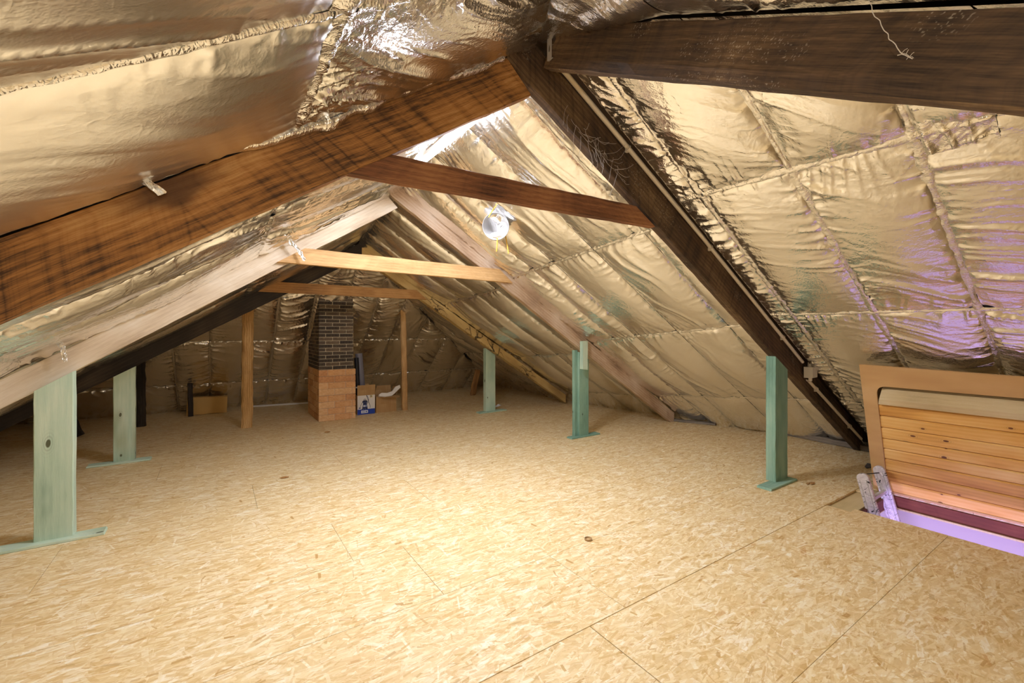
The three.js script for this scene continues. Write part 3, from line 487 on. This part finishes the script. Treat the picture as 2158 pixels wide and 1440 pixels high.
// ---------------------------------------------------------------- ladder
{
  const B0 = V(4.78, -.9, 1.43 - .25 * .9 * 1), o = thing('ladder', 'paint-spattered aluminium ladder standing in the hatch opening', 'ladder', V(4.88, -2.58, .8)), up = V(0, 1, .25).normalize().clone();
  const spat = texture(64, 512, (u, v) => { const q = ridge(noise(u * 5 + 3 * noise(u * 3, v * 20), v * 26), 7) > .55 && noise(u * 3, v * 9) > .12; const w = noise(u * 7 + 9, v * 40) > .72; return q ? [.02, .02, .025] : w ? [.85, .8, .82] : mix3([.55, .5, .53], [.72, .68, .7], .5 + .5 * noise(u * 8, v * 60)); });
  const am = new THREE.MeshStandardMaterial({ map: spat, roughness: .5, metalness: .25 });
  const y0 = -2.58, d = (y) => 1.435 + .25 * y, L = Math.hypot(2.86, 2.86 * .25);
  for (const [x0, seed] of [[4.695, 1], [5.082, 2]]) {
    const s = new THREE.Shape(), w = .085; s.moveTo(0, 0).lineTo(w, 0).lineTo(w, L - .04).quadraticCurveTo(w, L, w * .5, L + .004).quadraticCurveTo(0, L, 0, L - .04).lineTo(0, 0);
    const g = new THREE.ExtrudeGeometry(s, { depth: .026, bevelEnabled: true, bevelSize: .002, bevelThickness: .002, bevelSegments: 1 }); const uv = g.attributes.uv, p = g.attributes.position; for (let i = 0; i < uv.count; i++) uv.setXY(i, p.getX(i) / .1 + seed * .3, p.getY(i) / .8 + seed * .37);
    const m = mesh('rail', g, am, o); place(m, V(x0, y0, d(y0) - .045).sub(o.position), V(0, -.25, 1), up);
    for (const q of [.018, .067]) mesh('rail_groove', boxGeo(.005, L - .1, .002, q, L / 2, -.0025), M.zinc, m);
  }
  for (let k = 0; k < 10; k++) { const y = .055 - .27 * k; if (y < y0 + .1) break; const a = V(4.722, y, d(y)).sub(o.position), b = V(5.081, y, d(y)).sub(o.position); const g = boxGeo(b.x - a.x, .028, .03, (a.x + b.x) / 2, a.y, a.z); mesh('rung', g, am, o); }
  mesh('latch_rod', tube([V(4.675, .215, 1.44), V(4.74, .215, 1.5), V(4.82, .235, 1.53), V(4.93, .225, 1.52), V(5.075, .215, 1.49)].map((p) => p.sub(o.position)), .005, 6, 6), M.screw, o);
}
// ---------------------------------------------------------------- conduit, junction box, bracket
{
  const o = thing('cable_conduit', 'beige plastic cable conduit clipped along the dark rafter', 'conduit', V(1.85, 3.2, 2.165)), D = 2.158, rel = (x, y, d = D) => V(x, y, d).sub(o.position);
  mesh('pipe', rod(rel(1.80, 3.222), rel(3.36, 2.30), .017), M.conduit, o); mesh('pipe', rod(rel(3.36, 2.30), rel(5.15, 1.192), .0165), M.conduit, o); mesh('pipe', rod(rel(5.29, .985), rel(6.74, .16), .0165), M.conduit, o);
  mesh('cable', tube([rel(6.7, .18), rel(6.8, .11), rel(6.9, .07), rel(6.97, .03)], .005, 6, 6), M.conduit, o);
  mesh('cable', tube([rel(5.235, 1.0), rel(5.25, .985), rel(5.27, .995), rel(5.31, .97)], .006, 6, 6), M.conduit, o);
  for (const [x, y] of [[2.45, 2.836], [3.47, 2.23], [4.72, 1.458], [5.47, .882], [6.38, .365]]) { const c = mesh('clip', new THREE.TorusGeometry(.0195, .005, 6, 14).rotateY(Math.PI / 2).rotateZ(-.55).translate(...rel(x, y).toArray()), M.conduit, o); const b = mesh('clip', boxGeo(.022, .055, .02, ...rel(x, y, D + .008).toArray()), M.conduit, o); }
}
{
  const o = thing('junction_box', 'small white junction box low on the dark rafter', 'junction box', V(5.235, 1.085, 2.12));
  mesh('box', new THREE.BoxGeometry(.12, .115, .075).rotateZ(.03), M.jbox, o); mesh('lid', new THREE.BoxGeometry(.112, .107, .008).translate(0, 0, .041), M.jbox, o);
  mesh('gland', new THREE.CylinderGeometry(.018, .022, .05, 14).translate(-.01, .08, 0), M.conduit, o); mesh('gland', new THREE.CylinderGeometry(.018, .018, .04, 14).translate(0, -.075, 0), M.conduit, o);
}
{
  const o = thing('metal_bracket', 'slotted steel angle strap at the peak of the dark beam', 'bracket', V(1.632, 3.25, 2.03));
  const s = new THREE.Shape([[-.019, -.125], [.019, -.125], [.019, .125], [-.019, .125]].map((p) => new THREE.Vector2(...p)));
  for (const y of [-.06, .04, .1]) { const h = new THREE.Path(); h.absellipse(0, y, .007, .022, 0, Math.PI * 2); s.holes.push(h); }
  mesh('strap', new THREE.ExtrudeGeometry(s, { depth: .005, bevelEnabled: false }).rotateY(-Math.PI / 2), M.zinc, o);
  const s2 = new THREE.Shape([[0, -.019], [.11, -.019], [.11, .019], [0, .019]].map((p) => new THREE.Vector2(...p))); const h2 = new THREE.Path(); h2.absellipse(.055, 0, .022, .007, 0, Math.PI * 2); s2.holes.push(h2);
  mesh('foot', new THREE.ExtrudeGeometry(s2, { depth: .005, bevelEnabled: false }).rotateX(-Math.PI / 2).rotateZ(.35).translate(0, -.125, 0), M.zinc, o);
}
// ---------------------------------------------------------------- lamp under the ridge
{
  const d0 = 2.55, d1 = 3.75, X = 1.5, Y = 3.0, o = thing('strip_light', 'bright white strip light glaring under the ridge behind the rafter', 'lamp', V(X, Y, (d0 + d1) / 2)), L = d1 - d0;
  mesh('housing', boxGeo(.06, .03, L, 0, .028, 0), M.white, o);
  for (const s of [-1, 1]) mesh('end_cap', boxGeo(.064, .06, .02, 0, .012, s * L / 2), M.white, o);
  mesh('hanger', boxGeo(.02, .09, .02, 0, .085, .3), M.zinc, o); mesh('hanger', boxGeo(.02, .09, .02, 0, .085, -.3), M.zinc, o);
  const g = new THREE.CylinderGeometry(.03, .03, L - .02, 20, 1, false, 0, Math.PI).rotateX(Math.PI / 2); g.rotateZ(-Math.PI / 2); g.translate(0, .012, 0);
  mesh('diffuser', g, new THREE.MeshStandardMaterial({ color: 0xffffff, emissive: LAMP_COLOR, emissiveIntensity: 4, roughness: .5, side: THREE.DoubleSide }), o);
  for (const [ang, p] of [[0, 1], [-1.0, .55], [1.0, .55]]) { const l = new THREE.RectAreaLight(LAMP_COLOR, LAMP_POWER * p, L - .04, .05); l.position.set(X + Math.sin(ang) * .05, Y + .012 - Math.cos(ang) * .05, -(d0 + d1) / 2); l.lookAt(l.position.x + Math.sin(ang), l.position.y - Math.cos(ang), l.position.z); l.rotateZ(Math.PI / 2); scene.add(l); }
}
{
  const at = V(.0, 1.74, -.9), o = thing('bulb_pendant', 'bare bulb on a short cord under the near hip, behind the viewer', 'lamp', at);
  mesh('bulb', new THREE.SphereGeometry(.035, 20, 14), new THREE.MeshStandardMaterial({ color: 0xffffff, emissive: new THREE.Color(1, .95, .86), emissiveIntensity: 2 }), o);
  mesh('socket', new THREE.CylinderGeometry(.018, .02, .06, 16).translate(0, .062, 0), M.white, o); mesh('cord', rod(new THREE.Vector3(0, .09, 0), new THREE.Vector3(0, .2, 0), .004, 8), M.white, o);
  const l = new THREE.PointLight(new THREE.Color(1, .95, .86), BULB_POWER, 0, 2); l.castShadow = true; l.shadow.radius = 1.5; l.position.copy(at); scene.add(l);
}
// ---------------------------------------------------------------- bucket under the slope
{
  const c = V(2.33, 2.57, 3.76), axis = new THREE.Vector3(-.62, -.30, .72).normalize(), o = thing('bucket', 'white plastic bucket hung under the right slope, mouth towards the viewer', 'bucket', c);
  const plastic = new THREE.MeshStandardMaterial({ color: new THREE.Color(.44, .43, .43), roughness: .5 });
  const pr = [[0, -.26], [.095, -.26], [.1, -.255], [.127, 0], [.133, .0], [.133, -.012], [.129, -.014], [.104, -.25], [.098, -.255]].map(([r, y]) => new THREE.Vector2(r, y));
  const q = new THREE.Quaternion().setFromUnitVectors(new THREE.Vector3(0, 1, 0), axis);
  const outer = [[0, -.265], [.1, -.265], [.105, -.255], [.128, -.02], [.136, -.018], [.136, .004], [.131, .004], [.124, -.02], [.101, -.25], [0, -.255]].map(([r, y]) => new THREE.Vector2(r, y));
  mesh('pail', new THREE.LatheGeometry(outer, 40).applyQuaternion(q), plastic, o);
  const yl = plain('#e2b23c', .5);
  mesh('strap', tube([new THREE.Vector3(-.10, .07, .03), new THREE.Vector3(-.09, .1, .04), new THREE.Vector3(-.04, .16, .02), new THREE.Vector3(-.01, .17, -.02), new THREE.Vector3(0, .3, -.06)], .006, 6, 6), yl, o);
  mesh('strap', tube([new THREE.Vector3(.0, -.12, .03), new THREE.Vector3(.005, -.18, .02), new THREE.Vector3(.01, -.25, 0)], .006, 6, 6), yl, o);
  mesh('strap', tube([new THREE.Vector3(.17, -.06, -.08), new THREE.Vector3(.175, -.15, -.06), new THREE.Vector3(.18, -.25, -.04)], .007, 6, 6), yl, o);
  mesh('foam_lump', (() => { const g = new THREE.IcosahedronGeometry(.07, 3), p = g.attributes.position; for (let i = 0; i < p.count; i++) { const k = 1 + .2 * noise(p.getX(i) * 30, p.getY(i) * 30 + p.getZ(i) * 17); p.setXYZ(i, p.getX(i) * 1.2 * k, p.getY(i) * .6 * k, p.getZ(i) * k); } g.computeVertexNormals(); g.translate(.05, -.085, -.06); return g; })(), M.white, o);
}
// ---------------------------------------------------------------- cardboard boxes and what stands in them
const card = new THREE.MeshStandardMaterial({ map: texture(128, 128, (u, v) => mix3(lin('#b08a58'), lin('#c6a272'), clamp(.5 + .5 * noise(u * 60, v * 4) * .5 + .4 * fbm(u * 5, v * 5)))), roughness: .85 });
function carton(o, w, h, d, mats) { // open box, origin at the middle of its base
  const t = .005, put = (name, g, m) => mesh(name, g, m ?? card, o);
  put('side_panel', boxGeo(w, h, t, 0, h / 2, d / 2 - t / 2), mats?.front); put('side_panel', boxGeo(w, h, t, 0, h / 2, -d / 2 + t / 2)); put('side_panel', boxGeo(t, h, d - 2 * t, -w / 2 + t / 2, h / 2, 0)); put('side_panel', boxGeo(t, h, d - 2 * t, w / 2 - t / 2, h / 2, 0)); put('base_panel', boxGeo(w - 2 * t, t, d - 2 * t, 0, t / 2 + .001, 0));
}
function flap(o, w, h, x, y, z, rx, rz, mat) { const m = mesh('flap', boxGeo(w, h, .004, 0, h / 2, 0), mat ?? card, o); m.position.set(x, y, z); m.rotation.set(rx, 0, rz); return m; }
{
  const w = .315, h = .345, d = .34, o = thing('cardboard_box', 'tall cardboard box with a blue and white vacuum cleaner print', 'box', V(2.265, 0, 8.10 + d / 2));
  // printed face
  const c = document.createElement('canvas'); c.width = 384; c.height = 420; const g = c.getContext('2d');
  g.fillStyle = '#ece9e6'; g.fillRect(0, 0, 384, 420); g.fillStyle = '#2347b0'; g.fillRect(0, 305, 384, 115);
  g.fillStyle = '#f2f2f6'; g.fillRect(80, 330, 150, 62); g.fillStyle = '#6d7fc0'; for (let i = 0; i < 3; i++) g.fillRect(92, 340 + i * 16, 70 + 18 * (i % 2), 7); g.beginPath(); g.arc(196, 361, 17, 0, 7); g.fill();
  g.fillStyle = '#eadfb8'; g.fillRect(270, 0, 66, 62); g.fillStyle = '#3a3122'; g.font = 'bold 58px serif'; g.fillText('B', 280, 52);
  // canister vacuum cleaner
  g.fillStyle = '#27315f'; g.beginPath(); g.moveTo(112, 300); g.lineTo(104, 285); g.lineTo(118, 210); g.quadraticCurveTo(120, 180, 130, 165); g.lineTo(196, 165); g.quadraticCurveTo(208, 185, 208, 210); g.lineTo(222, 282); g.lineTo(214, 300); g.closePath(); g.fill();
  g.fillStyle = '#8f9ac0'; g.fillRect(122, 212, 84, 46); g.fillStyle = '#dfe2ee'; g.fillRect(130, 220, 40, 30); g.fillStyle = '#1b2247'; g.beginPath(); g.ellipse(163, 140, 58, 32, 0, Math.PI, 0); g.lineTo(214, 168); g.lineTo(108, 168); g.fill(); g.fillStyle = '#5f6da5'; g.fillRect(116, 148, 96, 7);
  g.strokeStyle = '#1f2446'; g.lineWidth = 10; g.beginPath(); g.arc(163, 108, 26, Math.PI, 0); g.stroke(); g.lineWidth = 9; g.beginPath(); g.moveTo(208, 190); g.bezierCurveTo(280, 120, 220, 20, 188, -10); g.stroke(); g.beginPath(); g.moveTo(192, -10); g.lineTo(262, 200); g.quadraticCurveTo(290, 270, 268, 286); g.stroke(); g.lineWidth = 7; g.beginPath(); g.moveTo(96, 160); g.lineTo(52, 270); g.stroke(); g.fillRect(30, 262, 40, 24);
  g.fillStyle = '#11162f'; for (const x of [110, 150, 190, 214]) { g.beginPath(); g.arc(x, 300, 11, 0, 7); g.fill(); }
  const id = g.getImageData(0, 0, 384, 420).data, flip = new Uint8Array(id.length); for (let y = 0; y < 420; y++) flip.set(id.subarray(y * 384 * 4, (y + 1) * 384 * 4), (419 - y) * 384 * 4);
  const t = new THREE.DataTexture(flip, 384, 420); t.magFilter = THREE.LinearFilter; t.colorSpace = THREE.SRGBColorSpace; t.needsUpdate = true; t.repeat.set(1 / w, 1 / h); t.offset.set(.5, 0); t.wrapS = t.wrapT = THREE.RepeatWrapping;
  carton(o, w, h, d);
  const pm = mesh('printed_face', new THREE.PlaneGeometry(w - .004, h - .002), new THREE.MeshStandardMaterial({ map: (() => { const q = t; q.repeat.set(1, 1); q.offset.set(0, 0); return q; })(), roughness: .6 }), o); pm.position.set(0, h / 2, d / 2 + .0012); pm.userData.label = 'white and blue printed front';
  flap(o, w, .185, 0, h, d / 2 - .004, .06, 0); flap(o, w, .17, 0, h, -d / 2 + .004, -.35, 0); const s = flap(o, d * .9, .15, w / 2, h, 0, 0, 0); s.rotation.set(0, Math.PI / 2, 0); s.rotateX(.3);
}
{
  const w = .38, h = .30, d = .30, o = thing('cardboard_box', 'plain open cardboard box with white packing foam at its rim', 'box', V(2.64, 0, 8.12 + d / 2));
  carton(o, w, h, d); flap(o, w, .16, 0, h, -d / 2 + .003, -.25, 0); const s = flap(o, d, .15, w / 2, h, 0, 0, 0); s.rotation.set(0, Math.PI / 2, 0); s.rotateX(.25); const f = flap(o, w * .9, .12, .06, h, d / 2, 1.7, .25);
}
{
  const o = thing('packing_foam', 'ragged strip of white packing foam lying on the plain box', 'packing foam', V(2.66, .31, 8.12));
  const s = new THREE.Shape(); s.moveTo(-.17, -.01).lineTo(-.12, .015).lineTo(-.02, .005).lineTo(.08, .03).lineTo(.15, .11).lineTo(.235, .14).lineTo(.24, .09).lineTo(.2, .06).lineTo(.13, 0).lineTo(.06, -.05).lineTo(-.06, -.06).lineTo(-.17, -.04).lineTo(-.17, -.01);
  mesh('foam', new THREE.ExtrudeGeometry(s, { depth: .06, bevelEnabled: true, bevelSize: .004, bevelThickness: .006, bevelSegments: 2 }).rotateX(-.35).translate(0, .02, -.01), M.white, o);
}
{
  const a = V(2.285, .02, 8.33), b = V(2.2, 1.085, 8.36), o = thing('plastic_pipe', 'thick grey plastic pipe leaning in the printed box', 'pipe', a), p = b.clone().sub(a);
  const g = new THREE.LatheGeometry([[.062, 0], [.064, 0], [.064, p.length()], [.058, p.length()], [.058, 0]].map((q) => new THREE.Vector2(...q)), 32).applyQuaternion(new THREE.Quaternion().setFromUnitVectors(new THREE.Vector3(0, 1, 0), p.clone().normalize()));
  mesh('pipe', g, plain('#84828e', .4), o); mesh('rim', new THREE.TorusGeometry(.061, .004, 8, 32).rotateX(Math.PI / 2).applyQuaternion(new THREE.Quaternion().setFromUnitVectors(new THREE.Vector3(0, 1, 0), p.clone().normalize())).translate(p.x, p.y, p.z), plain('#9997a2', .4), o);
}
{
  const a = V(2.17, .02, 8.24), b = V(2.125, 1.02, 8.235), o = thing('dark_roll', 'dark roll of plastic standing between the chimney and the grey pipe', 'roll', a), p = b.clone().sub(a);
  mesh('roll', rod(new THREE.Vector3(), p, .04, 20), plain('#191a22', .45), o); mesh('band', rod(p.clone().multiplyScalar(.45), p.clone().multiplyScalar(.475), .0415, 20), M.white, o);
}
// ---------------------------------------------------------------- small things
{
  const o = thing('foam_block', 'yellow block with ragged lower edge on the floor behind the thin black post', 'block', V(-.11, 0, 9.70)), s = new THREE.Shape(); s.moveTo(-.32, 0); for (let i = 0; i <= 12; i++) s.lineTo(-.30 + .58 * i / 12, .012 * Math.abs(noise(i * 1.7, 3)) + .002); s.lineTo(.29, .29).lineTo(-.30, .31).lineTo(-.32, 0);
  mesh('block', new THREE.ExtrudeGeometry(s, { depth: .16, bevelEnabled: true, bevelSize: .004, bevelThickness: .004, bevelSegments: 2 }).translate(0, .004, -.16), plain('#d2ab66', .85), o);
}
{ const o = thing('white_batten', 'long white plastic batten lying along the far wall', 'batten', V(.60, .0, 10.1)); const m = mesh('batten', beamGeo(1.02, rectPoly(.03, .03, .003), { seed: 701, jit: .0008 }), M.white, o); place(m, new THREE.Vector3(0, .001, 0), V(1, 0, -.16), new THREE.Vector3(0, 1, 0)); }
{ const o = thing('paper_scrap', 'scrap of white paper by the farthest green post', 'paper', V(4.46, .03, 7.2)), pos = [], uv = [], idx = []; for (let j = 0; j <= 8; j++) for (let i = 0; i <= 8; i++) { pos.push((i / 8 - .5) * .2, .012 + .02 * Math.abs(noise(i * .5, j * .5)) + .03 * Math.pow(i / 8, 3), (j / 8 - .5) * .12); uv.push(i / 8, j / 8); } for (let j = 0; j < 8; j++) for (let i = 0; i < 8; i++) { const k = j * 9 + i; idx.push(k, k + 9, k + 1, k + 1, k + 9, k + 10); } mesh('paper', geo(pos, uv, idx), new THREE.MeshStandardMaterial({ color: 0xf0eef2, roughness: .8, side: THREE.DoubleSide }), o); }
{ const o = thing('tape_ring', 'small brown ring lying on the middle of the floor', 'ring', V(2.26, .001, 2.365)); mesh('ring', new THREE.LatheGeometry([[.022, 0], [.027, 0], [.028, .012], [.023, .014], [.022, 0]].map((q) => new THREE.Vector2(...q)), 28), plain('#b5956a', .7), o); }
{ const o = thing('slate_scrap', 'grey triangular scrap on the floor left of the hatch lid', 'scrap', V(6.08, .001, 1.86)); mesh('scrap', cutPoly([[0, 0], [.22, -.06], [.22, .06], [.05, .03]], .006, .001).rotateX(-Math.PI / 2).translate(-.12, .003, 0), plain('#5c5a60', .6), o); }
{ // wood crumbs
  const spots = [[.59, 5.1, .03], [1.38, 6.99, .035], [4.93, 1.98, .03], [4.88, 2.0, .02], [1.33, 1.22, .014]]; let k = 0; const lb = ['brown wood chip on the floor in front of the left posts', 'brown wood chip on the floor before the chimney', 'brown wood chip beside the foot of the teal post', 'smallest brown wood chip beside the foot of the teal post', 'tiny dark splinter on the near floor boards'];
  for (const [x, d, s] of spots) { const g = new THREE.IcosahedronGeometry(s, 1), p = g.attributes.position; for (let i = 0; i < p.count; i++) { const q = 1 + .4 * noise(p.getX(i) * 90 + k, p.getZ(i) * 90); p.setXYZ(i, p.getX(i) * q * 1.3, p.getY(i) * .3, p.getZ(i) * q * .6); } g.computeVertexNormals(); const o = thing('wood_chip', lb[k], 'wood chip', V(x, s * .3, d)); mesh('chip', g, M.tanDark, o); k++; }
}
// torn foil ends
function scrap(label, at, pts, seed) { const o = thing('foil_scrap', label, 'foil scrap', at); const c = new THREE.CatmullRomCurve3(pts), pos = [], uv = [], idx = [], n = 26, w = 8; for (let i = 0; i <= n; i++) for (let j = 0; j <= w; j++) { const p = c.getPoint(i / n), b = (j / w - .5), wd = .045 * (1 - .45 * i / n) * (1 + .3 * noise(i * .6, seed)); pos.push(p.x + b * wd * .9, p.y + b * wd * .5 + .006 * noise(i * .8 + seed, j * .9), p.z + .012 * noise(i * .7, j * .8 + seed)); uv.push(i * .01, j * .01); } for (let i = 0; i < n; i++) for (let j = 0; j < w; j++) { const k = i * (w + 1) + j; idx.push(k, k + 1, k + w + 1, k + 1, k + w + 2, k + w + 1); } const m = M.foilTape.clone(); m.side = THREE.DoubleSide; mesh('foil', geo(pos, uv, idx), m, o); }
scrap('torn foil strip hanging over the broad orange-brown rafter', V(-.25, 2.135, 2.14), [new THREE.Vector3(.24, .125, .01), new THREE.Vector3(.1, .045, .02), new THREE.Vector3(0, 0, .025), new THREE.Vector3(.03, -.045, .035), new THREE.Vector3(.085, -.085, .035)], 3);
scrap('torn foil strip hanging on the left pale rafter above the nearest green post', V(-.93, 1.50, 4.56), [new THREE.Vector3(.08, .05, 0), new THREE.Vector3(0, .0, .015), new THREE.Vector3(.0, -.1, .02), new THREE.Vector3(.012, -.2, .02)], 5);
scrap('foil tail hanging over the left end of the light tan collar beam', V(.62, 2.28, 4.52), [new THREE.Vector3(-.1, .12, .01), new THREE.Vector3(-.03, .05, .015), new THREE.Vector3(.03, -.02, .02), new THREE.Vector3(.07, -.1, .02)], 9);
{
  const o = thing('cobweb', 'tangle of pale cobweb threads on the dark rafter below the peak', 'cobweb', V(2.1, 2.9, 2.15)), r = rng(77), web = plain('#b9b1ab', .9), T = [];
  for (let k = 0; k < 34; k++) { const x = 1.85 + r() * .55, y = 3.05 - .59 * (x - 1.67) + .12 * (r() - .4) - .02, a = (r() - .5) * 1.6 - (r() < .5 ? 1.2 : 0), L = .06 + r() * .2, P = []; for (let i = 0; i <= 5; i++) { const f = i / 5; P.push(new THREE.Vector3(x - 2.1 + Math.cos(a) * L * f + .012 * noise(k * 3.1, i * .9), y - 2.9 + Math.sin(a) * L * f - .02 * Math.sin(f * 3) + .012 * noise(i * .9, k * 2.3), .004 + .012 * Math.abs(noise(k, i * .7)))); } T.push(tube(P, .0007 + .0008 * r(), 2, 4)); }
  mesh('threads', mergeGeometries(T), web, o);
}
{ // dusty cobweb thread on the hip beam
  const o = thing('cobweb', 'dusty cobweb thread hanging across the dark hip beam', 'cobweb', V(1.62, 2.5, .5)), r = rng(31), web = plain('#cfc6b8', .9), P = []; for (let i = 0; i <= 16; i++) { const f = i / 16; P.push(new THREE.Vector3(-.005 + .004 * noise(i, 2), .02 - .22 * f - .03 * Math.sin(f * 3), .1 * f + .004 * noise(i * 1.3, 7))); } mesh('thread', tube(P, .0012, 3, 5), web, o);
  const t2 = []; for (let k = 0; k < 9; k++) { const a = P[13 + k % 3], b = a.clone().add(new THREE.Vector3(0, (r() - .5) * .04, (r() - .5) * .04)); t2.push(tube([a, a.clone().lerp(b, .5).add(new THREE.Vector3(.003, .004, 0)), b], .0008, 3, 4)); } mesh('tangle', mergeGeometries(t2), web, o);
}
renderer.render(scene, camera);
